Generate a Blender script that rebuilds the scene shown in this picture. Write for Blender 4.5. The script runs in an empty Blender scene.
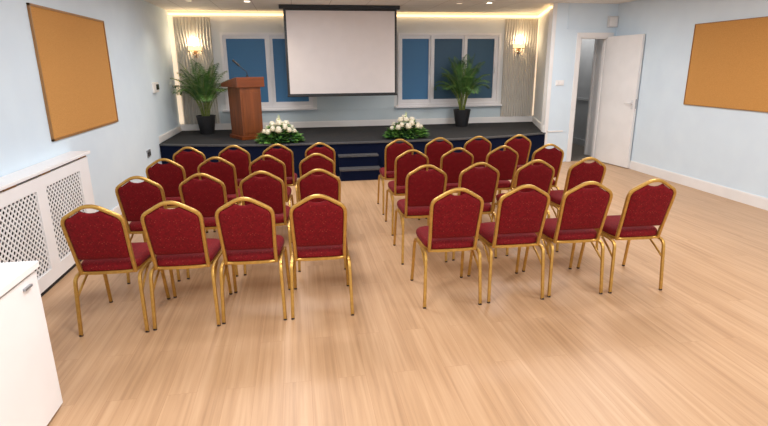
import bpy, bmesh, math, random
from mathutils import Vector, Matrix

S = bpy.context.scene
C = S.collection
R = math.radians
random.seed(7)

# ------------------------------------------------------------------ camera, world, lights, exposure
def make_camera():
    f, t, y, r = 516.2, R(15.846), R(9.316), R(-0.474)
    fw = Vector((math.sin(y)*math.cos(t), math.cos(y)*math.cos(t), -math.sin(t)))
    rt = Vector((math.cos(y), -math.sin(y), 0))
    up = rt.cross(fw)
    r2 = rt*math.cos(r) + up*math.sin(r)
    u2 = -rt*math.sin(r) + up*math.cos(r)
    cd = bpy.data.cameras.new('camera')
    cd.sensor_fit = 'HORIZONTAL'; cd.sensor_width = 36.0
    cd.lens = 36.0*f/768.0
    cd.clip_start = 0.05; cd.clip_end = 60
    ob = bpy.data.objects.new('camera', cd); C.objects.link(ob)
    m = Matrix((r2, u2, -fw)).transposed().to_4x4()
    m.translation = Vector((0, 0, 1.65))
    ob.matrix_world = m
    S.camera = ob
make_camera()

W = bpy.data.worlds.new('world'); S.world = W; W.use_nodes = True
W.node_tree.nodes['Background'].inputs[0].default_value = (0.75, 0.85, 1.0, 1)
W.node_tree.nodes['Background'].inputs[1].default_value = 0.25

S.view_settings.view_transform = 'Standard'
S.view_settings.look = 'None'
S.view_settings.gamma = 1.0
S.view_settings.use_curve_mapping = False
S.view_settings.exposure = 0.0

def area_light(name, loc, size, size_y, power, col, rot=(0, 0, 0)):
    l = bpy.data.lights.new(name, 'AREA'); l.shape = 'RECTANGLE'
    l.size = size; l.size_y = size_y; l.energy = power; l.color = col
    o = bpy.data.objects.new(name, l); C.objects.link(o)
    o.location = loc; o.rotation_euler = rot
    return o
CEIL = 2.62
# unseen ceiling panels of the hall; row nearest the stage added to brighten it
for px in (-0.2, 3.3):
    for py, pw in ((-1.0, 52), (2.0, 50), (4.7, 42), (7.2, 46)):
        area_light('ceiling_panel_and_fill_light', (px, py, CEIL-0.03), 0.7, 0.7, pw, (0.985, 0.985, 1.0))
# daylight from the windows behind the viewer
area_light('daylight', (1.6, -2.75, 1.6), 5.5, 1.6, 62, (0.82, 0.91, 1.0), (R(90), 0, 0))

# ------------------------------------------------------------------ materials
def lin(c):
    return tuple((v/255/12.92) if v/255 <= 0.04045 else ((v/255+0.055)/1.055)**2.4 for v in c)
def base_mat(name, rgb, rough=0.5, metal=0.0, spec=None):
    m = bpy.data.materials.new(name); m.use_nodes = True
    b = m.node_tree.nodes['Principled BSDF']
    b.inputs['Base Color'].default_value = (*lin(rgb), 1)
    b.inputs['Roughness'].default_value = rough
    b.inputs['Metallic'].default_value = metal
    if spec is not None: b.inputs['Specular IOR Level'].default_value = spec
    return m
class NT:
    def __init__(s, m): s.t = m.node_tree; s.b = s.t.nodes['Principled BSDF']
    def n(s, typ, **kw):
        o = s.t.nodes.new(typ)
        for k, v in kw.items():
            if k in o.inputs: o.inputs[k].default_value = v
            else: setattr(o, k, v)
        return o
    def l(s, a, b): s.t.links.new(a, b)
    def coords(s, scale=(1, 1, 1), which='Object', rot=(0, 0, 0)):
        tc = s.n('ShaderNodeTexCoord'); mp = s.n('ShaderNodeMapping')
        mp.inputs['Scale'].default_value = scale; mp.inputs['Rotation'].default_value = rot
        s.l(tc.outputs[which], mp.inputs['Vector']); return mp.outputs['Vector']
    def ramp(s, fac, stops):
        r = s.n('ShaderNodeValToRGB'); e = r.color_ramp.elements
        while len(e) < len(stops): e.new(0.5)
        for i, (p, c) in enumerate(stops):
            e[i].position = p; e[i].color = (*lin(c), 1)
        s.l(fac, r.inputs['Fac']); return r.outputs['Color']
    def bump(s, h, strength=0.2, dist=0.01):
        b = s.n('ShaderNodeBump'); b.inputs['Strength'].default_value = strength; b.inputs['Distance'].default_value = dist
        s.l(h, b.inputs['Height']); s.l(b.outputs['Normal'], s.b.inputs['Normal'])

def noisy(name, c1, c2, scale=(20, 20, 20), rough=0.6, metal=0.0, bump=0.0, lo=0.35, hi=0.65, detail=3.0, which='Object', spec=None):
    m = base_mat(name, c1, rough, metal, spec); t = NT(m)
    v = t.coords(scale, which)
    n = t.n('ShaderNodeTexNoise', Scale=1.0, Detail=detail); t.l(v, n.inputs['Vector'])
    t.l(t.ramp(n.outputs['Fac'], [(lo, c1), (hi, c2)]), t.b.inputs['Base Color'])
    if bump: t.bump(n.outputs['Fac'], bump)
    return m

def wood_floor():
    m = base_mat('oak_planks', (214, 172, 128), 0.42); t = NT(m)
    v = t.coords((1, 1, 1), rot=(0, 0, R(90)))
    br = t.n('ShaderNodeTexBrick', Scale=1.0)
    br.offset = 0.37; br.squash = 1.0
    br.inputs['Brick Width'].default_value = 1.25; br.inputs['Row Height'].default_value = 0.15
    br.inputs['Mortar Size'].default_value = 0.0012; br.inputs['Mortar Smooth'].default_value = 0.3; br.inputs['Bias'].default_value = 0.0
    br.inputs['Color1'].default_value = (0.0, 0.0, 0.0, 1); br.inputs['Color2'].default_value = (1, 1, 1, 1)
    br.inputs['Mortar'].default_value = (0.5, 0.5, 0.5, 1)
    t.l(v, br.inputs['Vector'])
    # streaky grain stretched along the planks, shifted per plank
    v2 = t.coords((38, 1.1, 1))
    addv = t.n('ShaderNodeVectorMath', operation='ADD')
    t.l(v2, addv.inputs[0])
    sc = t.n('ShaderNodeVectorMath', operation='SCALE'); sc.inputs['Scale'].default_value = 9.0
    t.l(br.outputs['Color'], sc.inputs[0]); t.l(sc.outputs[0], addv.inputs[1])
    n1 = t.n('ShaderNodeTexNoise', Scale=1.0, Detail=5.0, Roughness=0.6, Distortion=0.35); t.l(addv.outputs[0], n1.inputs['Vector'])
    v3 = t.coords((7, 0.8, 1))
    n2 = t.n('ShaderNodeTexNoise', Scale=1.0, Detail=2.0, Distortion=0.6); t.l(v3, n2.inputs['Vector'])
    mx = t.n('ShaderNodeMath', operation='MULTIPLY_ADD'); mx.inputs[1].default_value = 0.62
    t.l(n1.outputs['Fac'], mx.inputs[0])
    m2 = t.n('ShaderNodeMath', operation='MULTIPLY'); m2.inputs[1].default_value = 0.30
    t.l(n2.outputs['Fac'], m2.inputs[0]); t.l(m2.outputs[0], mx.inputs[2])
    m3 = t.n('ShaderNodeMath', operation='MULTIPLY_ADD'); m3.inputs[1].default_value = 0.045
    t.l(br.outputs['Color'], m3.inputs[0]); t.l(mx.outputs[0], m3.inputs[2])
    col = t.ramp(m3.outputs[0], [(0.26, (160, 124, 91)), (0.47, (186, 149, 113)), (0.70, (203, 168, 133))])
    mixm = t.n('ShaderNodeMix', data_type='RGBA', blend_type='MULTIPLY')
    mixm.inputs[0].default_value = 1.0
    t.l(col, mixm.inputs[6])
    gap = t.ramp(br.outputs['Fac'], [(0.0, (255, 255, 255)), (1.0, (234, 225, 216))])
    t.l(gap, mixm.inputs[7])
    t.l(mixm.outputs[2], t.b.inputs['Base Color'])
    t.bump(br.outputs['Fac'], -0.08, 0.002)
    return m

def fabric_red():
    m = base_mat('red_fabric', (120, 12, 24), 0.8, spec=0.2); t = NT(m)
    b = t.b; b.inputs['Sheen Weight'].default_value = 0.05; b.inputs['Sheen Roughness'].default_value = 0.4
    b.inputs['Sheen Tint'].default_value = (1.0, 0.45, 0.5, 1)
    v = t.coords((1, 1, 1), rot=(0, R(45), 0))
    vo = t.n('ShaderNodeTexVoronoi', Scale=62.0, Randomness=0.45); t.l(v, vo.inputs['Vector'])
    n = t.n('ShaderNodeTexNoise', Scale=70.0, Detail=2.0); t.l(t.coords(), n.inputs['Vector'])
    c1 = t.ramp(n.outputs['Fac'], [(0.3, (94, 6, 12)), (0.7, (118, 10, 19))])
    dots = t.ramp(vo.outputs['Distance'], [(0.10, (235, 235, 235)), (0.22, (0, 0, 0))])
    mx = t.n('ShaderNodeMix', data_type='RGBA'); mx.clamp_factor = True
    bw = t.n('ShaderNodeRGBToBW'); t.l(dots, bw.inputs[0])
    rnd = t.n('ShaderNodeRGBToBW'); t.l(vo.outputs['Color'], rnd.inputs[0])
    mu = t.n('ShaderNodeMath', operation='MULTIPLY'); t.l(bw.outputs[0], mu.inputs[0]); t.l(rnd.outputs[0], mu.inputs[1])
    t.l(mu.outputs[0], mx.inputs[0]); t.l(c1, mx.inputs[6]); mx.inputs[7].default_value = (*lin((178, 84, 64)), 1)
    t.l(mx.outputs[2], t.b.inputs['Base Color'])
    t.bump(n.outputs['Fac'], 0.15, 0.002)
    return m

def wood(name, c1, c2, rough=0.35, axis=2):
    m = base_mat(name, c1, rough); t = NT(m)
    sc = [16, 16, 16]; sc[axis] = 1.2
    v = t.coords(tuple(sc))
    n = t.n('ShaderNodeTexNoise', Scale=1.0, Detail=5.0, Distortion=0.8); t.l(v, n.inputs['Vector'])
    t.l(t.ramp(n.outputs['Fac'], [(0.3, c1), (0.7, c2)]), t.b.inputs['Base Color'])
    return m

def emit(name, rgb, strength):
    m = base_mat(name, rgb, 0.5); b = m.node_tree.nodes['Principled BSDF']
    b.inputs['Emission Color'].default_value = (*lin(rgb), 1); b.inputs['Emission Strength'].default_value = strength
    return m

def ceiling_mat():
    m = base_mat('ceiling_tiles', (232, 228, 222), 0.8); t = NT(m)
    v = t.coords((1, 1, 1))
    br = t.n('ShaderNodeTexBrick', Scale=1.0); br.offset = 0.0
    br.inputs['Brick Width'].default_value = 0.6; br.inputs['Row Height'].default_value = 0.6
    br.inputs['Mortar Size'].default_value = 0.006; br.inputs['Bias'].default_value = 0
    br.inputs['Color1'].default_value = (*lin((234, 230, 224)), 1); br.inputs['Color2'].default_value = (*lin((230, 226, 220)), 1)
    br.inputs['Mortar'].default_value = (*lin((196, 190, 182)), 1)
    t.l(v, br.inputs['Vector']); t.l(br.outputs['Color'], t.b.inputs['Base Color'])
    return m

M = {}
M['floor'] = wood_floor()
M['wall'] = noisy('pale_blue_paint', (208, 223, 234), (212, 227, 237), (3, 3, 3), 0.75)
M['back_wall'] = noisy('pale_grey_paint', (216, 218, 218), (220, 222, 222), (3, 3, 3), 0.75)
M['dado'] = noisy('grey_blue_paint', (198, 211, 216), (203, 215, 220), (3, 3, 3), 0.65)
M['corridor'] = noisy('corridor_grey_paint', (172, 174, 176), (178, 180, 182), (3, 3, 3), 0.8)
M['corridor_floor'] = noisy('corridor_carpet', (98, 92, 84), (120, 112, 102), (200, 200, 200), 0.95)
M['ceiling'] = ceiling_mat()
M['trim'] = noisy('white_gloss_paint', (228, 226, 224), (233, 231, 229), (4, 4, 4), 0.4)
M['white'] = noisy('white_lacquer', (240, 239, 239), (243, 242, 242), (4, 4, 4), 0.4)
M['upvc'] = noisy('white_upvc', (226, 224, 226), (231, 229, 231), (4, 4, 4), 0.35)
M['cork'] = noisy('cork', (182, 128, 62), (202, 148, 80), (150, 150, 150), 0.9, bump=0.1, detail=4)
M['cork_frame'] = wood('board_frame_wood', (140, 98, 52), (160, 116, 66))
M['carpet'] = noisy('charcoal_carpet', (36, 36, 38), (52, 52, 53), (260, 260, 260), 0.95, bump=0.2, spec=0.2)
M['navy'] = noisy('navy_carpet', (6, 13, 34), (10, 21, 50), (240, 240, 240), 0.95, bump=0.2, spec=0.15)
M['nosing'] = noisy('stage_edging', (62, 62, 65), (78, 78, 80), (60, 60, 60), 0.6)
M['red'] = fabric_red()
M['gold'] = noisy('gold_tube', (182, 141, 70), (195, 154, 80), (40, 40, 40), 0.42, metal=0.75)
M['black'] = noisy('black_plastic', (18, 18, 20), (24, 24, 26), (50, 50, 50), 0.5)
M['dark'] = noisy('recess_shade_and_outlet', (26, 22, 20), (34, 30, 27), (30, 30, 30), 0.9)  # painted shade for the radiator cover's hollows; also the socket outlets
M['cap'] = noisy('dark_rubber', (40, 24, 16), (52, 32, 22), (60, 60, 60), 0.7)
M['screen'] = noisy('matt_screen', (214, 206, 203), (217, 209, 206), (6, 6, 6), 0.9)
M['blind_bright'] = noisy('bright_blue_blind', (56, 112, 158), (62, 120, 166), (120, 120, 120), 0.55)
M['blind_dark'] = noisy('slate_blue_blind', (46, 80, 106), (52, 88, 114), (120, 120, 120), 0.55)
M['lectern'] = wood('mahogany', (98, 48, 16), (134, 70, 27), 0.45)
M['lectern_top'] = wood('mahogany_top', (100, 46, 16), (132, 66, 26), 0.3, axis=0)
M['pot'] = noisy('anthracite_pot', (34, 34, 36), (42, 42, 44), (30, 30, 30), 0.5)
M['soil'] = noisy('soil', (48, 34, 24), (66, 48, 34), (90, 90, 90), 1.0, bump=0.5)
M['palm'] = noisy('palm_green', (28, 66, 22), (74, 116, 44), (9, 9, 9), 0.5)
M['palm_stem'] = noisy('palm_stem', (92, 114, 42), (132, 138, 64), (12, 12, 30), 0.55)
M['leaf'] = noisy('foliage_green', (54, 108, 36), (112, 158, 66), (25, 25, 25), 0.5)
M['leaf_dark'] = noisy('dark_foliage_green', (24, 62, 32), (48, 92, 48), (25, 25, 25), 0.5)
M['rose'] = noisy('ivory_petal', (238, 230, 208), (248, 244, 230), (30, 30, 30), 0.6)
M['bud'] = noisy('pale_green_bud', (190, 204, 140), (222, 226, 180), (40, 40, 40), 0.6)
M['chrome'] = noisy('chrome', (190, 188, 184), (200, 198, 194), (20, 20, 20), 0.2, metal=1.0)
M['bronze'] = noisy('aged_brass', (150, 118, 82), (166, 132, 94), (30, 30, 30), 0.35, metal=0.7)
M['led'] = emit('warm_led', (255, 216, 160), 2.3)
M['led_side'] = emit('warm_led_corner', (255, 230, 200), 0.65)
M['shade'] = emit('lit_lamp_shade', (255, 224, 176), 1.1)
M['bulb'] = emit('lit_lamp', (255, 238, 205), 14)
M['lens'] = emit('lit_downlight', (255, 240, 215), 9)
M['lens_dim'] = emit('dim_downlight', (255, 225, 190), 1.4)
M['plastic_grey'] = noisy('grey_white_plastic', (206, 206, 206), (212, 212, 212), (20, 20, 20), 0.5)
M['steel_plate'] = noisy('brushed_steel_plate', (150, 152, 156), (166, 168, 172), (4, 4, 60), 0.4, metal=0.6)
M['lcd'] = noisy('dark_display', (20, 18, 16), (26, 24, 20), (30, 30, 30), 0.2)

# wave panel paint
M['wave'] = noisy('sculpted_panel_paint', (188, 182, 172), (194, 188, 178), (4, 4, 4), 0.7)

# ------------------------------------------------------------------ mesh helpers
class MB:
    def __init__(s): s.bm = bmesh.new()
    def quadring(s, rings, closed=True, cap0=False, cap1=False):
        vs = [[s.bm.verts.new(p) for p in r] for r in rings]
        n = len(rings[0])
        for a, b in zip(vs, vs[1:]):
            for i in range(n if closed else n-1):
                j = (i+1) % n
                try: s.bm.faces.new((a[i], a[j], b[j], b[i]))
                except ValueError: pass
        if cap0: s.bm.faces.new(list(reversed(vs[0])))
        if cap1: s.bm.faces.new(vs[-1])
        return vs
    def box(s, x0, x1, y0, y1, z0, z1, mat=None, bevel=0.0):
        g = bmesh.ops.create_cube(s.bm, size=1.0)['verts']
        mt = Matrix.Translation(((x0+x1)/2, (y0+y1)/2, (z0+z1)/2)) @ Matrix.Diagonal((x1-x0, y1-y0, z1-z0, 1))
        if mat is not None: mt = mat @ mt
        bmesh.ops.transform(s.bm, matrix=mt, verts=g)
        if bevel:
            es = list({e for v in g for e in v.link_edges})
            bmesh.ops.bevel(s.bm, geom=es, offset=bevel, segments=2, affect='EDGES', profile=0.6)
    def prism(s, pts, z0, z1, mat=None):
        """polygon pts (x,y) extruded z0..z1"""
        mt = mat or Matrix.Identity(4)
        a = [s.bm.verts.new(mt @ Vector((x, y, z0))) for x, y in pts]
        b = [s.bm.verts.new(mt @ Vector((x, y, z1))) for x, y in pts]
        n = len(pts)
        s.bm.faces.new(list(reversed(a))); s.bm.faces.new(b)
        for i in range(n):
            j = (i+1) % n; s.bm.faces.new((a[i], a[j], b[j], b[i]))
    def lathe(s, prof, seg=24, cx=0, cy=0, cap0=True, cap1=True, mat=None):
        rings = []
        for r, z in prof:
            ring = [Vector((cx+r*math.cos(2*math.pi*i/seg), cy+r*math.sin(2*math.pi*i/seg), z)) for i in range(seg)]
            if mat is not None: ring = [mat @ v for v in ring]
            rings.append(ring)
        s.quadring(rings, True, cap0, cap1)
    def tube(s, pts, r, seg=8, flat=None, ref=None, r_end=None):
        """swept tube along pts; flat=(a,b) gives a rounded-rectangle section in the frame (ref side)"""
        pts = [Vector(p) for p in pts]; rings = []
        n = len(pts)
        prev = Vector(ref) if ref else None
        for i, p in enumerate(pts):
            t = (pts[min(i+1, n-1)] - pts[max(i-1, 0)]).normalized()
            if prev is None:
                prev = Vector((1, 0, 0)) if abs(t.x) < 0.9 else Vector((0, 1, 0))
            u = (prev - t*prev.dot(t)).normalized(); w = t.cross(u)
            if ref is None: prev = u
            k = 1.0 if r_end is None else (1-i/(n-1)) + (i/(n-1))*r_end/r
            ring = []
            for q in range(seg):
                a = 2*math.pi*(q+0.5)/seg
                ca, sa = math.cos(a), math.sin(a)
                if flat:
                    e = 0.55
                    ca = math.copysign(abs(ca)**e, ca); sa = math.copysign(abs(sa)**e, sa)
                    ring.append(p + u*ca*flat[0] + w*sa*flat[1])
                else:
                    ring.append(p + (u*ca + w*sa)*r*k)
            rings.append(ring)
        s.quadring(rings, True, True, True)
    def ball(s, c, r, sub=2, scale=(1, 1, 1)):
        g = bmesh.ops.create_icosphere(s.bm, subdivisions=sub, radius=r)['verts']
        bmesh.ops.transform(s.bm, matrix=Matrix.Translation(c) @ Matrix.Diagonal((*scale, 1)), verts=g)
    def build(s, name, mat, parent=None, smooth=False, loc=None, kind=None, bevel=0.0, autosmooth=None):
        bmesh.ops.recalc_face_normals(s.bm, faces=s.bm.faces[:])
        me = bpy.data.meshes.new(name); s.bm.to_mesh(me); s.bm.free()
        me.materials.append(mat)
        if smooth:
            for p in me.polygons: p.use_smooth = True
            try: me.set_sharp_from_angle(angle=R(autosmooth or 42))
            except Exception: pass
        o = bpy.data.objects.new(name, me); C.objects.link(o)
        if parent is not None: o.parent = parent
        if loc is not None: o.location = loc
        if kind: o['kind'] = kind
        if bevel:
            b = o.modifiers.new('bevel', 'BEVEL'); b.width = bevel; b.segments = 2; b.limit_method = 'ANGLE'
        return o

def tag(o, label, cat, group=None):
    o['label'] = label; o['category'] = cat
    if group: o['group'] = group
    return o
def thing(name, label, cat, loc=(0, 0, 0), rz=0.0, group=None):
    o = bpy.data.objects.new(name, None); C.objects.link(o)
    o.empty_display_size = 0.1
    o.location = loc; o.rotation_euler = (0, 0, rz)
    return tag(o, label, cat, group)
def copy_tree(o, parent=None):
    c = o.copy(); C.objects.link(c)
    if parent is not None: c.parent = parent
    for ch in list(o.children): copy_tree(ch, c)
    return c
def struct(name, mb, mat, parent=None, smooth=False):
    return mb.build(name, mat, parent, smooth, kind='structure')

# ------------------------------------------------------------------ room shell
XL, XR, XS = -2.12, 5.36, -2.15         # left wall, right wall, left wall beside the stage
YD = 8.42                                # wall with the door, stage opening
YB = 10.15                               # back wall
YF = -3.0
ST = 0.53                                # stage height
XO = 4.20                                # right edge of the stage opening

m = MB(); m.box(XL-0.2, XR+0.8, YF-0.1, YB+0.3, -0.12, 0.0); struct('floor', m, M['floor'])
m = MB(); m.box(XL-0.2, XR+0.8, YF-0.1, YB+0.3, CEIL, CEIL+0.1); struct('ceiling', m, M['ceiling'])
m = MB(); m.box(XL-0.2, XL, YF-0.1, YD, 0, CEIL); m.box(XL-0.2, XS, YD, YB+0.2, 0, CEIL); struct('wall_left', m, M['wall'])
m = MB(); m.box(XR, XR+0.15, YF-0.1, YD, 0, CEIL); struct('wall_right', m, M['wall'])
m = MB(); m.box(XL-0.2, XR+0.15, YF-0.12, YF, 0, CEIL); struct('wall_front', m, M['wall'])
# back wall with two window openings
WZ0, WZ1 = 0.90, 2.26
wins = [(-1.30, 0.31), (1.96, 4.02)]
m = MB()
xs = [XS-0.05, wins[0][0], wins[0][1], wins[1][0], wins[1][1], 4.95]
for i in range(5):
    if i % 2 == 0: m.box(xs[i], xs[i+1], YB, YB+0.16, 0, CEIL)
    else:
        m.box(xs[i], xs[i+1], YB, YB+0.16, 0, WZ0); m.box(xs[i], xs[i+1], YB, YB+0.16, WZ1, CEIL)
struct('wall_back', m, M['back_wall'])
# wall beside the stage opening: door opening 4.73..5.24, 2.09 high
DX0, DX1, DZ = 4.735, 5.245, 2.09
m = MB()
m.box(XO+0.07, DX0, YD, YD+0.14, 0, CEIL); m.box(DX1, XR+0.15, YD, YD+0.14, 0, CEIL); m.box(DX0, DX1, YD, YD+0.14, DZ, CEIL)
struct('wall_door', m, M['wall'])
# white end strip of that wall and the splayed side wall of the stage
m = MB(); m.box(XO+0.012, XO+0.07, YD-0.012, YD+0.14, 0, CEIL, bevel=0.003); struct('trim_1', m, M['trim'])
m = MB(); m.prism([(XO, YD-0.012), (XO+0.0115, YD-0.012), (XO+0.0715, YD+0.145), (4.92, YB), (4.80, YB)], 0, CEIL); struct('wall_stage_right', m, M['back_wall'])

# skirtings
def skirt(name, pts, h=0.11, th=0.018, z=0.0, mat=None):
    m = MB()
    for (x0, y0), (x1, y1) in zip(pts, pts[1:]):
        d = Vector((x1-x0, y1-y0, 0)); L = d.length; a = math.atan2(d.y, d.x)
        mt = Matrix.Translation((x0, y0, z)) @ Matrix.Rotation(a, 4, 'Z')
        m.box(0, L, 0, th, 0, h-0.012, mt); m.box(0, L, 0, th*0.6, h-0.012, h, mt)
    return struct(name, m, mat or M['trim'])
skirt('baseboard_right', [(XR, YF), (XR, YD)], h=0.135)
skirt('baseboard_left', [(XL, YD-0.45), (XL, 5.24)], h=0.12)
skirt('baseboard_back', [(4.80, YB), (XS, YB)], h=0.115, th=0.03, z=ST+0.001)
skirt('baseboard_stage_right', [(XO+0.012, YD+0.03), (4.798, YB-0.01)], h=0.115, th=0.02, z=ST+0.001)
skirt('baseboard_stage_left', [(XS, YB-0.02), (XS, YD+0.02)], h=0.10, th=0.018, z=ST+0.001)

# grooved boarding under the windows
m = MB()
m.box(-1.42, 4.08, YB-0.012, YB, ST+0.116, WZ0-0.03)
m.box(0.385, 1.885, YB-0.012, YB, WZ0-0.03, 1.34)
k = -1.42
while k < 4.06:
    m.box(k+0.004, min(k+0.036, 4.08), YB-0.017, YB-0.011, ST+0.118, WZ0-0.03)
    k += 0.04
struct('trim_2', m, M['dado'])
# corridor behind the door
m = MB()
m.prism([(4.66, YD+0.14), (4.70, YD+0.14), (5.12, YB+0.17), (5.12, 12.2), (5.02, 12.2), (5.02, YB+0.17)], 0, CEIL)
m.box(5.93, 6.03, YD+0.14, 12.2, 0, CEIL); m.box(5.02, 6.03, 12.2, 12.3, 0, CEIL)
m.box(XR+0.15, 6.03, YD+0.04, YD+0.14, 0, CEIL)
struct('wall_corridor', m, M['corridor'])
m = MB(); m.box(4.55, 6.05, YB+0.3, 12.3, -0.12, 0); m.box(DX0, 5.93, YD+0.02, 12.2, 0, 0.004); struct('floor_corridor', m, M['corridor_floor'])
m = MB(); m.box(4.55, 6.2, YB+0.3, 12.3, CEIL, CEIL+0.1); struct('ceiling_corridor', m, M['ceiling'])
m = MB(); m.box(5.905, 5.93, YD+0.2, 12.2, 0, 0.13); struct('baseboard_corridor', m, M['corridor'])
m = MB(); m.box(5.905, 5.93, YD+0.2, 12.2, 0.93, 0.98); struct('trim_3', m, M['corridor'])
area_light('corridor_light', (5.5, 10.2, CEIL-0.05), 0.4, 1.2, 13, (1.0, 0.97, 0.94))

m = MB(); m.box(5.36, 5.43, 9.0, 9.04, 0.005, 2.09); m.box(5.395, 5.43, 8.75, 9.0, 0.005, 2.09); struct('trim_4', m, M['trim'])

# ------------------------------------------------------------------ windows
def window(idx, x0, x1, divs, mats):
    """divs: pane edges as (left,right); each pane is its own sash"""
    fr = MB()
    y0, y1 = YB-0.03, YB+0.07
    t = 0.045
    fr.box(x0, x0+t, y0, y1, WZ0+t, WZ1-t); fr.box(x1-t, x1, y0, y1, WZ0+t, WZ1-t)
    fr.box(x0, x1, y0, y1, WZ1-t, WZ1); fr.box(x0, x1, y0, y1, WZ0, WZ0+t)
    for (a, b), (c, d) in zip(divs, divs[1:]):
        mid = (b+c)/2; fr.box(mid-0.02, mid+0.02, y0, y1, WZ0+t, WZ1-t)
    w = fr.build('window_%d' % idx, M['upvc'], kind='structure')
    si = MB(); si.box(x0-0.06, x1+0.06, YB-0.10, YB+0.0, WZ0-0.035, WZ0, bevel=0.006); si.build('window_sill', M['upvc'], w)
    zb, zt = 1.02, 2.155
    edges = [x0+t] + [(divs[i][1]+divs[i+1][0])/2 for i in range(len(divs)-1)] + [x1-t]
    for i, (a, b) in enumerate(divs):
        s = MB()
        l = edges[i]+(0.0 if i == 0 else 0.021); r = edges[i+1]-(0.0 if i == len(divs)-1 else 0.021)
        s.box(l, a, YB+0.004, YB+0.06, WZ0+t, WZ1-t); s.box(b, r, YB+0.004, YB+0.06, WZ0+t, WZ1-t)
        s.box(a, b, YB+0.004, YB+0.06, WZ0+t, zb); s.box(a, b, YB+0.004, YB+0.06, zt, WZ1-t)
        so = s.build('sash', M['upvc'], w)
        g = MB(); g.box(a, b, YB+0.032, YB+0.045, zb, zt); g.build('blind', mats[i], so)
        h = MB(); h.box(b+0.012, b+0.03, YB-0.03, YB+0.004, 1.5, 1.62, bevel=0.004); h.build('window_handle', M['upvc'], so)
    gl = MB(); gl.box(x0+t, x1-t, YB+0.10, YB+0.14, WZ0, WZ1); gl.build('outer_pane', M['blind_dark'], w)
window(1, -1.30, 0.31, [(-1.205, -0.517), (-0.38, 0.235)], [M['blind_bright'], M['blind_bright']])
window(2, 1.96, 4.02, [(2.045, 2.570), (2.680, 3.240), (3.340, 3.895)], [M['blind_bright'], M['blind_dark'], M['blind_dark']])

# ------------------------------------------------------------------ sculpted wave panels
def wave_panel(x0, x1, label, ph):
    m = MB(); nx = int((x1-x0)/0.0058); nz = 50
    z0, z1 = ST+0.12, CEIL-0.10
    rings = []
    for j in range(nz+1):
        z = z0+(z1-z0)*j/nz; row = []
        for i in range(nx+1):
            x = x0+(x1-x0)*i/nx
            wv = x + 0.022*math.sin(z*3.6+ph) + 0.010*math.sin(z*8.0+x*6+ph*2) + 0.07*z
            d = 0.019*(0.5+0.5*math.sin(wv*2*math.pi/0.050))
            row.append(Vector((x, YB-0.022-d, z)))
        rings.append(row)
    m.quadring(rings, closed=False)
    m.box(x0, x1, YB-0.020, YB, z0, z1)
    o = m.build('wall_panel', M['wave'], smooth=True)
    tag(o, label, 'wall panel', 'sculpted wall panels')
wave_panel(-2.06, -1.445, 'sculpted wavy white wall panel behind the left palm and wall lamp', 0.4)
wave_panel(4.085, 4.755, 'sculpted wavy wall panel right of the three-pane window, behind the right wall lamp', 1.7)

# ------------------------------------------------------------------ cove lighting
m = MB(); m.box(XS+0.02, 4.765, YB-0.075, YB-0.02, CEIL-0.075, CEIL-0.04)
o = m.build('light_strip', M['led']); tag(o, 'warm glowing light strip along the top of the back wall under the ceiling', 'light strip', 'warm light strips')
m = MB()
d2 = Vector((4.80-XO, YB-(YD-0.01), 0)); L = d2.length-0.14; a = math.atan2(d2.y, d2.x)
mt = Matrix.Translation((XO, YD-0.01, 0)) @ Matrix.Rotation(a, 4, 'Z')
m.box(0.05, L, 0.012, 0.05, CEIL-0.075, CEIL-0.04, mt)
o = m.build('light_strip', M['led']); tag(o, 'short glowing light strip along the top of the angled right side wall of the stage', 'light strip', 'warm light strips')
m = MB(); m.box(XS+0.005, XS+0.075, YB-0.05, YB-0.035, ST+0.13, CEIL-0.09)
o = m.build('light_strip', M['led_side']); tag(o, 'upright glowing light strip in the corner left of the left palm', 'light strip', 'warm light strips')
m = MB(); m.box(4.757, 4.778, YB-0.05, YB-0.035, ST+0.13, CEIL-0.09)
o = m.build('light_strip', M['led_side']); tag(o, 'upright glowing light strip in the corner right of the right wall lamp', 'light strip', 'warm light strips')

# ------------------------------------------------------------------ stage
XM = 1.05
def yfront(x): return 7.93 + 0.44*abs((x-XM)/3.15)**3
NS = 40
xsn = [XL+0.004 + (XO+0.015-XL-0.004)*i/NS for i in range(NS+1)]
xsn2 = [x for x in xsn]
st = thing('stage', 'low bow-fronted stage with charcoal carpet top and navy front', 'stage', (XM, 9.0, 0))
def rel(o, p=(XM, 9.0, 0)):
    o.location = (-p[0], -p[1], -p[2]); return o
edge = [(x, yfront(x)) for x in xsn]
inner = [(x, y) for x, y in edge]
m = MB(); m.prism([(x, y+0.061) for x, y in inner if x < XO-0.06] + [(XO-0.012, YD+0.0), (4.79, YB-0.006), (XL+0.004, YB-0.006)], ST-0.03, ST)
rel(m.build('deck', M['carpet'], st))
m = MB(); m.prism([(x, y) for x, y in edge]+[(x, y+0.06) for x, y in reversed(edge) if y+0.06 < YD-0.01 or x < XO-0.05], ST-0.024, ST)
rel(m.build('edging', M['nosing'], st))
m = MB(); m.prism([(x, y+0.018) for x, y in edge if x < XO+0.02]+[(x, y+0.05) for x, y in reversed(edge) if x < XO-0.02], 0.0, ST-0.03)
rel(m.build('fascia', M['navy'], st))

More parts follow.
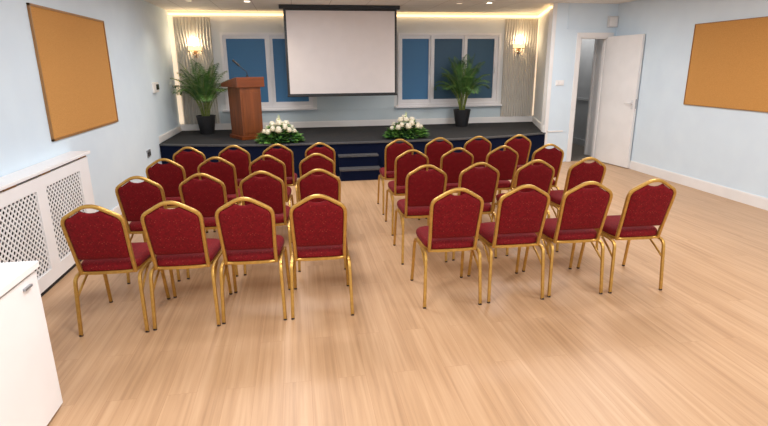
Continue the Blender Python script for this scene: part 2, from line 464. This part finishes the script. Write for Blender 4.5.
# steps up to the stage
sx0, sx1 = 0.585, 1.19
sp = thing('stage_steps', 'two navy carpeted steps with grey treads in front of the stage', 'steps', ((sx0+sx1)/2, 7.7, 0))
o = (-(sx0+sx1)/2, -7.7, 0)
def sb(name, mat, *bx):
    m = MB()
    for b in bx: m.box(*b)
    q = m.build(name, mat, sp); q.location = o; return q
YS1, YS2 = 7.56, 7.76
sb('riser', M['navy'], (sx0+0.01, sx1-0.01, YS1+0.015, 7.925, 0, 0.152))
sb('tread', M['nosing'], (sx0, sx1+0.01, YS1, YS2+0.015, 0.152, 0.177))
sb('riser', M['navy'], (sx0+0.01, sx1-0.01, YS2+0.015, 7.925, 0.177, 0.328))
sb('tread', M['nosing'], (sx0, sx1+0.005, YS2, 7.925, 0.328, 0.353))

# ------------------------------------------------------------------ projector screen
sc = thing('projector_screen', 'large white pull-down projector screen with black border hanging in front of the windows', 'screen', (0.78, 9.05, CEIL))
def sr(m, name, mat, par=None):
    q = m.build(name, mat, par or sc)
    q.location = (-0.78, -9.05, -CEIL); return q
m = MB(); m.box(-0.205, 1.775, 9.00, 9.10, CEIL-0.06, CEIL-0.001, bevel=0.008); sr(m, 'case', M['black'])
m = MB(); m.box(-0.138, 1.728, 9.05, 9.054, 1.195, CEIL-0.05); sr(m, 'border', M['black'])
m = MB(); m.box(-0.098, 1.692, 9.046, 9.0495, 1.215, CEIL-0.085); sr(m, 'screen_sheet', M['screen'])
m = MB(); m.box(-0.145, 1.735, 9.035, 9.07, 1.165, 1.197, bevel=0.006); sr(m, 'bottom_bar', M['black'])

# ------------------------------------------------------------------ cork boards
def cork(x, y0, y1, z0, z1, sgn, label):
    t = thing('notice_board', label, 'notice board', (x, (y0+y1)/2, (z0+z1)/2), group='cork notice boards')
    fm = 0.018 if sgn > 0 else 0.008
    m = MB(); a, b = sorted((0.001*sgn, 0.012*sgn)); hy, hz = (y1-y0)/2, (z1-z0)/2
    m.box(a, b, -hy+fm, hy-fm, -hz+fm, hz-fm); m.build('cork_sheet', M['cork'], t)
    m = MB(); a, b = sorted((0.001*sgn, 0.020*sgn))
    m.box(a, b, -hy, hy, -hz, -hz+fm); m.box(a, b, -hy, hy, hz-fm, hz); m.box(a, b, -hy, -hy+fm, -hz, hz); m.box(a, b, hy-fm, hy, -hz, hz)
    m.build('frame', M['cork_frame'], t)
cork(XL, 4.90, 6.64, 1.045, 2.17, 1, 'cork notice board on the left wall above the white radiator cover')
cork(XR, 4.75, 6.585, 1.105, 2.165, -1, 'cork notice board on the right wall beyond the open door')

# ------------------------------------------------------------------ radiator cover
rc = thing('radiator_cover', 'long white radiator cover with diamond lattice grilles along the left wall', 'radiator cover', (-2.04, 4.0, 0))
def rr(m, name, mat, par=None, **k):
    q = m.build(name, mat, par or rc, **k); q.location = (2.04, -4.0, 0) if par is None else (0, 0, 0); return q
RX0, RX1, RY0, RY1 = XL+0.003, -1.967, 2.62, 5.2
m = MB(); m.box(RX0, RX1+0.028, RY0-0.02, RY1+0.02, 0.885, 0.912, bevel=0.005); rr(m, 'top_board', M['white'])
g1, g2, gz0, gz1 = (2.92, 4.165), (4.315, 4.985), 0.14, 0.765
m = MB()
fx0, fx1 = RX1-0.018, RX1
m.box(fx0, fx1, RY0, RY1, 0.03, gz0); m.box(fx0, fx1, RY0, RY1, gz1, 0.862)
for a, b in ((RY0, g1[0]), (g1[1], g2[0]), (g2[1], RY1)): m.box(fx0, fx1, a, b, gz0, gz1)
rr(m, 'front_panel', M['white'])
for yy in (RY1-0.018, RY0):
    m = MB(); m.box(RX0, fx0, yy, yy+0.018, 0.0, 0.885); rr(m, 'end_panel', M['white'])
m = MB(); m.box(RX0+0.005, fx0-0.012, RY0+0.02, RY1-0.02, 0.0, 0.88); rr(m, 'recess_shade', M['dark'])  # solid dark box, paints the shade inside the cover
m = MB(); m.box(fx0-0.01, RX1-0.004, RY0+0.005, RY1-0.005, 0.0, 0.028); rr(m, 'plinth', M['dark'])  # dark strip painted in for the shaded gap under the front panel
for yy in (2.9, 3.75, 4.28, 5.02):
    m = MB(); m.box(fx0-0.01, fx1-0.002, yy, yy+0.16, 0.862, 0.885); rr(m, 'spacer', M['cork_frame'])
def lattice(y0, y1, z0, z1):
    m = MB(); pitch = 0.054; w = 0.0066
    for sgn in (1, -1):
        c0 = y0 - (z1-z0) if sgn > 0 else y0
        k = c0
        end = y1 if sgn > 0 else y1+(z1-z0)
        while k < end:
            # line y = k + sgn*(z-z0)
            zs = []
            za = z0 if sgn > 0 else z0
            lo, hi = z0, z1
            if sgn > 0:
                lo = max(lo, z0+(y0-k)); hi = min(hi, z0+(y1-k))
            else:
                lo = max(lo, z0+(k-y1)); hi = min(hi, z0+(k-y0))
            if hi-lo > 0.01:
                ya, yb = k+sgn*(lo-z0), k+sgn*(hi-z0)
                x0 = RX1-0.012-(0.003 if sgn > 0 else 0); x1 = x0+0.004
                n = w*0.7071
                q = [(ya-n, lo+sgn*n), (ya+n, lo-sgn*n), (yb+n, hi-sgn*n), (yb-n, hi+sgn*n)]
                va = [m.bm.verts.new((x0, *p)) for p in q]; vb = [m.bm.verts.new((x1, *p)) for p in q]
                m.bm.faces.new(va); m.bm.faces.new(vb)
                for i in range(4): m.bm.faces.new((va[i], va[(i+1) % 4], vb[(i+1) % 4], vb[i]))
            k += pitch
    rr(m, 'grille', M['white'])
lattice(g1[0]-0.004, g1[1]+0.004, gz0-0.004, gz1+0.004); lattice(g2[0]-0.004, g2[1]+0.004, gz0-0.004, gz1+0.004)

# ------------------------------------------------------------------ white cabinet
cx1, cy1, ct = -1.25, 2.50, 0.785
cb = thing('cabinet', 'white low cabinet in the near left corner of the picture', 'cabinet', (-1.68, 1.4, 0))
def cr(m, name, mat, par=None):
    q = m.build(name, mat, par or cb); q.location = (1.68, -1.4, 0) if par is None else (0, 0, 0); return q
m = MB(); m.box(XL+0.005, cx1+0.012, 0.3, cy1+0.015, ct-0.032, ct, bevel=0.003); cr(m, 'worktop', M['white'])
m = MB(); m.box(XL+0.005, cx1-0.02, 0.31, cy1, 0.035, ct-0.045); cr(m, 'carcass', M['white'])
m = MB(); m.box(XL+0.005, cx1-0.05, 0.34, cy1-0.015, 0.0, 0.035); cr(m, 'plinth', M['trim'])
for a, b in ((0.315, 1.40), (1.405, cy1-0.002)):
    m = MB(); m.box(cx1-0.019, cx1, a, b, 0.022, ct-0.047, bevel=0.0015); d = cr(m, 'door', M['white'])
    m = MB(); m.box(cx1, cx1+0.014, b-0.14, b-0.075, ct-0.090, ct-0.078, bevel=0.003); h = cr(m, 'door_handle', M['steel_plate'], d)

# ------------------------------------------------------------------ door
m = MB()
aw = 0.075
m.box(DX0-aw, DX0, YD-0.018, YD-0.001, 0, DZ); m.box(DX1, DX1+0.07, YD-0.018, YD-0.001, 0, DZ); m.box(DX0-aw, DX1+0.07, YD-0.018, YD-0.001, DZ, DZ+aw)
m.box(DX0-0.001, DX0+0.02, YD, YD+0.15, 0, DZ); m.box(DX1-0.02, DX1+0.001, YD, YD+0.15, 0, DZ); m.box(DX0, DX1, YD, YD+0.15, DZ-0.02, DZ+0.001)
m.box(DX1-0.035, DX1-0.02, YD+0.06, YD+0.10, 0, DZ-0.02)
dr = struct('door_1', m, M['trim'])
lx, ly = 5.20, YD-0.03
ang = math.atan2(7.62-ly, 5.295-lx)
mt = Matrix.Translation((lx, ly, 0)) @ Matrix.Rotation(ang, 4, 'Z')
m = MB(); m.box(0, 0.80, 0, 0.042, 0.012, 2.10, mt, bevel=0.002); lf = m.build('door_leaf', M['trim'], dr)
m = MB()
m.box(0.725, 0.765, -0.008, 0.0, 0.96, 1.10, mt, bevel=0.002)
m.tube([mt @ Vector(p) for p in ((0.745, -0.005, 1.05), (0.745, -0.05, 1.05), (0.70, -0.055, 1.05), (0.63, -0.055, 1.048))], 0.009)
m.build('door_handle', M['plastic_grey'], lf, smooth=True)
m = MB(); m.box(0.797, 0.803, 0.012, 0.030, 0.97, 1.12, mt); m.build('latch_plate', M['steel_plate'], lf)

# ------------------------------------------------------------------ small wall fittings
vb = thing('ventilation_grille', 'small square white vent box high on the wall above the door', 'vent', (5.265, YD, 2.34))
m = MB(); m.box(-0.085, 0.085, -0.05, 0, -0.09, 0.085, bevel=0.006); m.build('housing', M['plastic_grey'], vb)
m = MB(); m.box(-0.066, 0.066, -0.056, -0.049, -0.07, 0.066, bevel=0.003); m.build('cover', M['trim'], vb)
m = MB(); m.box(4.48, 5.06, YD-0.012, YD, 2.222, 2.236); m.box(5.06, 5.18, YD-0.012, YD, 2.222, 2.236); m.box(4.474, 4.486, YD-0.012, YD, 2.222, CEIL-0.002)
o = m.build('cable_trunking', M['wall']); tag(o, 'thin pale cable trunking running above the doorway', 'cable cover', 'pale cable trunking')
sw = thing('light_switch', 'white double light switch on the wall left of the doorway', 'switch', (4.42, YD, 1.36))
m = MB(); m.box(-0.075, 0.075, -0.010, 0, -0.043, 0.043, bevel=0.003); m.build('switch_plate', M['trim'], sw)
for dx in (-0.033, 0.033):
    m = MB(); m.box(dx-0.014, dx+0.014, -0.016, -0.009, -0.02, 0.02, bevel=0.002); m.build('rocker', M['trim'], sw)
m = MB(); m.box(4.25, 4.55, YD-0.012, YD, 0.53, 0.555); o = m.build('cable_trunking', M['trim']); tag(o, 'short white trunking low on the wall between stage and doorway', 'cable cover', 'pale cable trunking')
so = thing('wall_socket', 'steel double socket low on the left wall just before the stage', 'socket', (XL, 7.76, 0.485))
m = MB(); m.box(0, 0.012, -0.085, 0.085, -0.05, 0.05, bevel=0.003); m.build('socket_plate', M['steel_plate'], so)
for dy in (-0.04, 0.04):
    m = MB(); m.box(0.011, 0.016, dy-0.025, dy+0.025, -0.03, 0.02); m.build('outlet', M['dark'], so)
th = thing('thermostat', 'small white thermostat with a dark display on the left wall beside the stage', 'thermostat', (XS, 8.56, 1.37))
m = MB(); m.box(0, 0.05, -0.16, 0.16, -0.075, 0.075, bevel=0.006); m.build('housing', M['trim'], th)
m = MB(); m.box(0.049, 0.06, 0.0, 0.14, -0.035, 0.045, bevel=0.003); m.build('display', M['lcd'], th)

# ------------------------------------------------------------------ wall lamps
def sconce(x, z, label):
    t = thing('wall_lamp', label, 'wall lamp', (x, YB-0.03, z), group='half-drum wall lamps')
    m = MB(); m.box(-0.03, 0.03, -0.015, 0.0, -0.17, 0.03, bevel=0.006); m.build('backplate', M['bronze'], t)
    m = MB(); N = 16
    o_ = [(0.115*math.cos(math.pi*i/N), -0.115*math.sin(math.pi*i/N)) for i in range(N+1)]
    i_ = [(0.108*math.cos(math.pi*i/N), -0.108*math.sin(math.pi*i/N)) for i in range(N+1)]
    m.prism(o_+list(reversed(i_)), -0.055, 0.03); m.build('lamp_shade', M['shade'], t, smooth=True)
    m = MB()
    o2 = [(0.118*math.cos(math.pi*i/N), -0.118*math.sin(math.pi*i/N)) for i in range(N+1)]
    i2 = [(0.106*math.cos(math.pi*i/N), -0.106*math.sin(math.pi*i/N)) for i in range(N+1)]
    m.prism(o2+list(reversed(i2)), -0.064, -0.052); m.build('band', M['bronze'], t, smooth=True)
    m = MB(); m.tube([(0, -0.01, -0.12), (0, -0.05, -0.13), (0, -0.065, -0.10), (0, -0.06, -0.02)], 0.007); m.build('arm', M['bronze'], t, smooth=True)
    m = MB(); m.ball((0, -0.065, -0.145), 0.018, 2, (1, 1, 1.4)); m.ball((-0.035, -0.045, -0.115), 0.010); m.ball((0.035, -0.045, -0.115), 0.010); m.build('crystal_drop', M['chrome'], t, smooth=True)
    m = MB(); m.ball((0, -0.055, 0.01), 0.024, 2, (1, 1, 1.4)); m.build('bulb', M['bulb'], t, smooth=True)
    l = bpy.data.lights.new('wall_lamp_light', 'POINT'); l.energy = 6.0; l.color = (1.0, 0.78, 0.50); l.shadow_soft_size = 0.03
    lo = bpy.data.objects.new('wall_lamp_light', l); C.objects.link(lo); lo.location = (x, YB-0.10, z+0.085)
sconce(-1.745, 2.0, 'lit half-drum wall lamp above the left palm')
sconce(4.38, 2.03, 'lit half-drum wall lamp right of the three-pane window')

# ------------------------------------------------------------------ ceiling downlights
def downlight(x, y, lit, label):
    t = thing('downlight', label, 'ceiling light', (x, y, CEIL), group='recessed ceiling downlights')
    m = MB(); m.lathe([(0.058, -0.001), (0.062, -0.006), (0.050, -0.010), (0.046, -0.004)], 24, cap0=False, cap1=False); m.build('trim_ring', M['trim'], t, smooth=True)
    m = MB(); m.lathe([(0.046, -0.006), (0.046, -0.003)], 24); m.build('lens', M['lens'] if lit else M['lens_dim'], t)
    l = bpy.data.lights.new('downlight_light', 'SPOT'); l.energy = 42 if lit else 26; l.color = (1.0, 0.86, 0.68); l.spot_size = R(125); l.spot_blend = 0.8; l.shadow_soft_size = 0.04
    lo = bpy.data.objects.new('downlight_light', l); C.objects.link(lo); lo.location = (x, y, CEIL-0.02)
downlight(-0.66, 8.62, True, 'bright recessed downlight above the lectern, left of the projector screen')
downlight(3.124, 8.455, True, 'bright recessed downlight, rightmost over the stage')
downlight(2.66, 8.566, False, 'dim recessed downlight just right of the projector screen')
downlight(-1.507, 8.62, False, 'dim recessed downlight above the left palm, leftmost over the stage')

# ------------------------------------------------------------------ chairs
def arc_pts(pts, r, n=5):
    """round the corners of a polyline"""
    pts = [Vector(p) for p in pts]; out = [pts[0]]
    for a, b, c in zip(pts, pts[1:], pts[2:]):
        d1 = (a-b); d2 = (c-b); rr_ = min(r, d1.length*0.48, d2.length*0.48)
        p1 = b+d1.normalized()*rr_; p2 = b+d2.normalized()*rr_
        for i in range(n+1):
            t = i/n; out.append(p1*(1-t)**2 + b*2*t*(1-t) + p2*t*t)
    out.append(pts[-1]); return out

def back_y(z): return -0.185 - 0.135*max(0.0, (z-0.40))/0.485
def back_outline(half=True):
    P = [(0.163, 0.402), (0.165, 0.52), (0.169, 0.64), (0.172, 0.735), (0.169, 0.772), (0.153, 0.799), (0.120, 0.821), (0.080, 0.845), (0.045, 0.863), (0.018, 0.8705), (0.0, 0.8715)]
    # catmull smoothing
    out = []
    for i in range(len(P)-1):
        p0 = P[max(i-1, 0)]; p1 = P[i]; p2 = P[i+1]; p3 = P[i+2] if i+2 < len(P) else (-P[-2][0], P[-2][1])
        for k in range(4):
            t = k/4
            out.append(tuple(0.5*((2*p1[j])+(-p0[j]+p2[j])*t+(2*p0[j]-5*p1[j]+4*p2[j]-p3[j])*t*t+(-p0[j]+3*p1[j]-3*p2[j]+p3[j])*t**3) for j in (0, 1)))
    out.append(P[-1]); return out

def make_chair():
    root = thing('banquet_chair', 'x', 'chair', (0, 0, 0))
    # legs
    for s in (-1, 1):
        p = arc_pts([(s*0.203, 0.25, 0.008), (s*0.193, 0.185, 0.382), (s*0.188, 0.05, 0.390)], 0.06)
        m = MB(); m.tube(p, 0.011, 10, flat=(0.0115, 0.0095), ref=(1, 0, 0)); lg = m.build('leg', M['gold'], root, smooth=True)
        m = MB(); m.tube([(s*0.203, 0.251, 0.0), (s*0.203, 0.249, 0.012)], 0.0125, 10); m.build('foot_cap', M['cap'], lg, smooth=True)
        p = arc_pts([(s*0.203, -0.25, 0.008), (s*0.193, -0.222, 0.384), (s*0.188, -0.14, 0.398), (s*0.188, 0.06, 0.390)], 0.04)
        m = MB(); m.tube(p, 0.011, 10, flat=(0.0115, 0.0105), ref=(1, 0, 0)); lg = m.build('leg', M['gold'], root, smooth=True)
        m = MB(); m.tube([(s*0.203, -0.251, 0.0), (s*0.203, -0.249, 0.012)], 0.0125, 10); m.build('foot_cap', M['cap'], lg, smooth=True)
        m = MB(); m.tube(arc_pts([(s*0.193, -0.230, 0.26), (s*0.188, -0.14, 0.318), (s*0.184, 0.0, 0.386)], 0.08), 0.008, 8); m.build('brace', M['gold'], root, smooth=True)
    # seat frame
    def seat_loop(sc_, z, dy=0.0):
        pts = []
        N = 48
        for i in range(N):
            a = 2*math.pi*i/N; e = 0.36
            cx = math.copysign(abs(math.cos(a))**e, math.cos(a)); cy = math.copysign(abs(math.sin(a))**e, math.sin(a))
            hw = 0.180+0.022*(cy*0.5+0.5)
            pts.append(Vector((cx*hw*sc_, 0.0+cy*0.205*sc_+dy, z)))
        return pts
    m = MB(); m.quadring([seat_loop(0.92, 0.393), seat_loop(0.965, 0.395), seat_loop(0.965, 0.416), seat_loop(0.92, 0.418)], True, True, True); m.build('seat_frame', M['gold'], root, smooth=True)
    m = MB(); m.quadring([seat_loop(0.93, 0.417), seat_loop(0.985, 0.420), seat_loop(1.0, 0.430), seat_loop(1.005, 0.443), seat_loop(0.988, 0.457), seat_loop(0.945, 0.468), seat_loop(0.85, 0.477), seat_loop(0.6, 0.482), seat_loop(0.25, 0.484)], True, True, True)
    m.build('seat', M['red'], root, smooth=True, autosmooth=60)
    # back frame
    half = back_outline()
    full = half + [(-u, z) for u, z in reversed(half[:-1])]
    m = MB(); m.tube([(u, back_y(z), z) for u, z in full], 0.011, 12, flat=(0.0125, 0.0115), ref=(0, 1, 0.0))
    m.tube([(-0.163, -0.186, 0.405), (0.163, -0.186, 0.405)], 0.010, 8)
    m.build('back_frame', M['gold'], root, smooth=True)
    # back pad with crescent hand hole
    inner = []
    for u, z in half:
        if z < 0.522: continue
        inner.append((max(u-0.010, 0), z if u > 0.14 else z-0.010))
    side = [(0.153, 0.512)] + [p for p in inner if p[0] > 0.064]
    notch = [(0.060, 0.846), (0.048, 0.838), (0.026, 0.830), (0.0, 0.827)]
    h = side + notch
    low = [(0.142, 0.505), (0.07, 0.504), (0.0, 0.504)]
    loop = list(reversed(low)) + h
    poly = loop + [(-u, z) for u, z in reversed(loop[1:-1])]
    cu, cz = 0.0, 0.65
    def ring(k, d):
        return [Vector(((u-cu)*k+cu, back_y((z-cz)*k+cz)+d, (z-cz)*k+cz)) for u, z in poly]
    prof = [(0.02, -0.021), (0.5, -0.020), (0.82, -0.018), (0.93, -0.014), (0.985, -0.007), (1.0, 0.0), (0.985, 0.008), (0.93, 0.018), (0.8, 0.026), (0.5, 0.032), (0.02, 0.034)]
    m = MB(); m.quadring([ring(k, d) for k, d in prof], True, True, True)
    m.build('back_pad', M['red'], root, smooth=True, autosmooth=60)
    return root

rowsL = [(3.50, [-1.228, -0.78, -0.343, 0.11]), (4.335, [-1.19, -0.74, -0.29, 0.155]), (5.105, [-1.185, -0.74, -0.285, 0.17]), (5.81, [-1.105, -0.66, -0.215, 0.23])]
rowsR = [(3.49, [1.03, 1.505, 1.98, 2.46]), (4.35, [1.035, 1.495, 2.0, 2.49]), (5.16, [1.085, 1.55, 2.03, 2.535]), (5.92, [1.11, 1.575, 2.04, 2.535])]
ROWN = ['back row farthest from the stage', 'third row from the stage', 'second row from the stage', 'row nearest the stage']
SEATL = ['far left end', 'second from the left', 'second from the aisle', 'beside the aisle']
SEATR = ['beside the aisle', 'second from the aisle', 'second from the right', 'far right end']
chair0 = make_chair()
first = True
rng = random.Random(3)
for blk, rows, seats in (('left', rowsL, SEATL), ('right', rowsR, SEATR)):
    for ri, (yy, xsr) in enumerate(rows):
        for ci, xx in enumerate(xsr):
            c = chair0 if first else copy_tree(chair0)
            first = False
            dy = rng.uniform(-0.012, 0.012)
            if blk == 'right' and ri > 0: dy += 0.02*(ci-1)
            rot = -2.4+rng.uniform(-0.5, 0.5)
            c.location = (xx, yy+dy, 0); c.rotation_euler = (0, 0, R(rot))
            c.scale = ((1.0, 0.95, 0.92, 0.89)[ri], 1.0, 1.0)
            c['label'] = 'red banquet chair %s of aisle, %s, %s' % (blk, ROWN[ri], seats[ci])
            c['group'] = 'red and gold banquet chairs'

# ------------------------------------------------------------------ lectern
la = R(29.0)
lc = thing('lectern', 'dark orange wooden lectern standing on the left of the stage', 'lectern', (-0.828, 8.83, ST+0.001), la)
m = MB(); m.box(-0.205, 0.205, -0.26, 0.26, 0.0, 0.055, bevel=0.006); m.build('plinth', M['lectern_top'], lc)
m = MB()
m.quadring([[Vector(p) for p in ((-w, -d0, z), (w, -d0, z), (w, d1, z), (-w, d1, z))] for w, d0, d1, z in ((0.172, 0.235, 0.235, 0.055), (0.176, 0.235, 0.25, 0.82))], True, True, True)
m.build('body', M['lectern'], lc, bevel=0.004)
m = MB(); m.box(-0.145, 0.145, -0.243, -0.234, 0.10, 0.74, bevel=0.003); m.build('front_panel', M['lectern'], lc)
m = MB()
mt = Matrix(((0, 0, 1, 0), (1, 0, 0, 0), (0, 1, 0, 0), (0, 0, 0, 1)))   # profile (y,z) extruded along x
m.prism([(-0.275, 0.82), (0.375, 0.82), (0.375, 0.875), (-0.20, 0.972), (-0.275, 0.975)], -0.232, 0.232, mt)
m.build('reading_top', M['lectern_top'], lc, bevel=0.005)
mc = thing('microphone', 'black gooseneck microphone on top of the lectern', 'microphone', (-0.748, 8.67, ST+0.9765), la)
m = MB(); m.lathe([(0.028, 0), (0.028, 0.008), (0.012, 0.014), (0.010, 0.03)], 16); m.build('base', M['black'], mc, smooth=True)
path = arc_pts([(0, 0, 0.02), (0.0, 0.0, 0.08), (-0.06, 0.06, 0.14), (-0.12, 0.10, 0.215)], 0.06)
m = MB(); m.tube(path, 0.006, 8); m.build('gooseneck', M['black'], mc, smooth=True)
m = MB(); m.tube([(-0.085, 0.078, 0.172), (-0.10, 0.09, 0.19), (-0.155, 0.125, 0.25), (-0.165, 0.132, 0.258)], 0.018, 10); m.build('capsule', M['black'], mc, smooth=True)

# ------------------------------------------------------------------ palms
def palm(x, y, z, h, seed, label, spread):
    rn = random.Random(seed)
    t = thing('potted_palm', label, 'plant', (x, y, z), group='potted palms')
    m = MB(); m.lathe([(0.112, 0.0), (0.118, 0.01), (0.162, 0.29), (0.168, 0.315), (0.160, 0.318), (0.150, 0.30), (0.148, 0.27)], 32); m.build('pot', M['pot'], t, smooth=True)
    m = MB(); m.lathe([(0.149, 0.275), (0.05, 0.285)], 24); m.build('soil', M['soil'], t, smooth=True)
    N = 24
    for k in range(N):
        az = 2*math.pi*(k*0.381966) + rn.uniform(-0.25, 0.25)
        q = (k+0.5)/N
        tilt = 0.12+1.15*q            # inner fronds upright, outer arching
        L = (h-0.33)*(1.15-0.18*q)*rn.uniform(0.92, 1.06)
        bx, by = 0.045*math.cos(az)*rn.uniform(0.3, 1.3), 0.045*math.sin(az)*rn.uniform(0.3, 1.3)
        pts = []; p = Vector((bx, by, 0.27)); n = 16
        for i in range(n+1):
            pts.append(p.copy())
            f = i/n
            a = tilt*(0.22+0.62*f) + (0.35+1.05*q)*f**2.0
            p = p + Vector((math.sin(a)*math.cos(az)*spread, math.sin(a)*math.sin(az)*spread, math.cos(a)))*(L/n)
        for q_ in pts:
            if q_.x < -0.46: q_.x = -0.46+(q_.x+0.46)*0.3
            if q_.y > 0.38: q_.y = 0.38+(q_.y-0.38)*0.3
        m = MB(); m.tube(pts, 0.0075, 5, r_end=0.0016); st_ = m.build('frond', M['palm_stem'], t, smooth=True)
        m = MB()
        nl = 24
        for i in range(nl):
            f = 0.36+0.64*i/(nl-1); fi = f*n; i0 = min(int(fi), n-1); fr = fi-i0
            c = pts[i0].lerp(pts[i0+1], fr); tan = (pts[i0+1]-pts[i0]).normalized()
            side = tan.cross(Vector((0, 0, 1)))
            if side.length < 0.05: side = Vector((-math.sin(az), math.cos(az), 0))
            side.normalize(); nrm = side.cross(tan).normalized()
            ln = 0.235*math.sin(math.pi*min(1, 0.16+0.80*(f-0.36)/0.64))**0.75*rn.uniform(0.85, 1.1)
            for s_ in (-1, 1):
                d = (side*s_*0.78 + tan*0.62 + nrm*0.22).normalized()
                w = nrm.cross(d).normalized()*0.0085
                tip = c+d*ln+Vector((0, 0, -0.42*ln*rn.uniform(0.7, 1.2)))
                mid = c+d*ln*0.5+Vector((0, 0, -0.05*ln))
                v = [m.bm.verts.new(q_) for q_ in (c, mid+w, tip, mid-w, mid+nrm*0.003)]
                m.bm.faces.new((v[0], v[1], v[4])); m.bm.faces.new((v[1], v[2], v[4])); m.bm.faces.new((v[2], v[3], v[4])); m.bm.faces.new((v[3], v[0], v[4]))
        for vv in m.bm.verts:
            if vv.co.x < -0.50: vv.co.x = -0.50+(vv.co.x+0.50)*0.15
            if vv.co.y > 0.42: vv.co.y = 0.42+(vv.co.y-0.42)*0.15
        m.build('leaflets', M['palm'], st_)
palm(-1.585, 9.58, ST+0.001, 1.20, 5, 'potted palm in a dark pot on the stage left of the lectern', 0.9)
palm(3.12, 9.68, ST+0.001, 1.27, 11, 'potted palm in a dark pot on the stage in front of the three-pane window', 0.8)

# ------------------------------------------------------------------ flower arrangements
def rose_mesh(m, c, r, rn):
    c = Vector(c)
    m.ball(c, r*0.55, 2, (1, 1, 0.95))
    for layer, (rad, n, up) in enumerate(((0.50, 4, 0.35), (0.72, 5, 0.12), (0.95, 6, -0.12))):
        for k in range(n):
            a = 2*math.pi*k/n + layer*0.6 + rn.uniform(-0.2, 0.2)
            d = Vector((math.cos(a), math.sin(a), 0)); s = Vector((-math.sin(a), math.cos(a), 0))
            rows = []
            for i in range(4):
                f = i/3
                ctr = c + d*r*(0.25+(rad-0.25)*math.sin(f*1.5)) + Vector((0, 0, r*(-0.45+up+0.75*f - (0.18*f*f*layer))))
                wdt = r*0.52*math.sin(0.55+f*1.9)
                rows.append([ctr-s*wdt-d*0.12*r, ctr-s*wdt*0.5, ctr+s*wdt*0.5, ctr+s*wdt-d*0.12*r])
            m.quadring(rows, closed=False)
def arrangement(x, y, w, seed, label):
    rn = random.Random(seed)
    t = thing('flower_arrangement', label, 'flowers', (x, y, ST+0.001), group='white flower arrangements')
    m = MB(); m.lathe([(0.12, 0.0), (0.13, 0.05), (0.10, 0.09)], 20); m.build('tray', M['leaf_dark'], t, smooth=True)
    for nm, mat, cnt, zt in (('foliage', M['leaf'], 560, 0.25), ('foliage', M['leaf_dark'], 260, 0.22)):
        m = MB()
        for k in range(cnt):
            a = rn.uniform(0, 2*math.pi); rr_ = rn.uniform(0.25, 1.0)
            d = Vector((math.cos(a)*w*0.5, math.sin(a)*0.17, 0))
            b = Vector((d.x*rr_*0.75, d.y*rr_*0.75, zt*1.2*(1-rr_*0.7)*rn.uniform(0.5, 1.0)+0.012))
            if k % 2: b = Vector((d.x*(0.55+0.3*rr_), d.y*(0.6+0.4*rr_), rn.uniform(0.015, 0.13)*(1.25-rr_*0.8)))
            ln = rn.uniform(0.07, 0.13)
            dd = Vector((math.cos(a)*1.2, math.sin(a), rn.uniform(-0.1, 0.85)*(1.1-rr_*0.45))).normalized()
            if (b+dd*ln).z < 0.006: dd.z = 0.05
            s = dd.cross(Vector((rn.uniform(-0.4, 0.4), rn.uniform(-0.4, 0.4), 1))).normalized(); n = s.cross(dd)
            wd = ln*rn.uniform(0.17, 0.26)
            p0, p1, p2 = b, b+dd*ln*0.5+n*0.008, b+dd*ln-Vector((0, 0, 0.006))
            p2.z = max(p2.z, 0.005)
            v = [m.bm.verts.new(q) for q in (p0, p1+s*wd-n*0.006, p2, p1-s*wd-n*0.006, p1)]
            m.bm.faces.new((v[0], v[1], v[4])); m.bm.faces.new((v[1], v[2], v[4])); m.bm.faces.new((v[2], v[3], v[4])); m.bm.faces.new((v[3], v[0], v[4]))
        m.build(nm, mat, t)
    spots = [(0.0, -0.15, 0.145, 0.050), (-0.155, -0.12, 0.125, 0.042), (0.145, -0.13, 0.145, 0.040), (-0.085, -0.12, 0.165, 0.040), (0.075, -0.10, 0.185, 0.044),
             (-0.10, 0.0, 0.225, 0.046), (0.0, -0.03, 0.225, 0.044), (0.105, 0.02, 0.225, 0.044), (-0.225, -0.06, 0.125, 0.034), (0.225, -0.06, 0.13, 0.036),
             (-0.02, 0.09, 0.255, 0.040), (0.19, 0.05, 0.165, 0.036), (-0.18, 0.06, 0.175, 0.036), (0.05, 0.14, 0.20, 0.040), (-0.07, 0.15, 0.18, 0.038)]
    for (dx, dy, dz, r) in spots:
        m = MB(); rose_mesh(m, (dx*w/0.68+rn.uniform(-.012, .012), dy+rn.uniform(-.01, .01), dz*1.12+0.03+rn.uniform(-.01, .01)), r*1.5, rn); m.build('rose', M['rose'], t, smooth=True, autosmooth=80)
    m = MB(); m.tube([(0.0, 0.02, 0.25), (0.004, 0.02, 0.40)], 0.004, 6)
    for k in range(7):
        m.ball((0.012*math.cos(k*2.4), 0.02+0.012*math.sin(k*2.4), 0.325+0.014*k), 0.013-0.001*k, 1, (1, 1, 1.3))
    m.build('bud_spike', M['bud'], t, smooth=True)
arrangement(-0.285, 8.19, 0.70, 21, 'white rose arrangement on the stage edge beside the lectern')
arrangement(1.73, 8.26, 0.72, 33, 'white rose arrangement on the stage edge right of the steps')
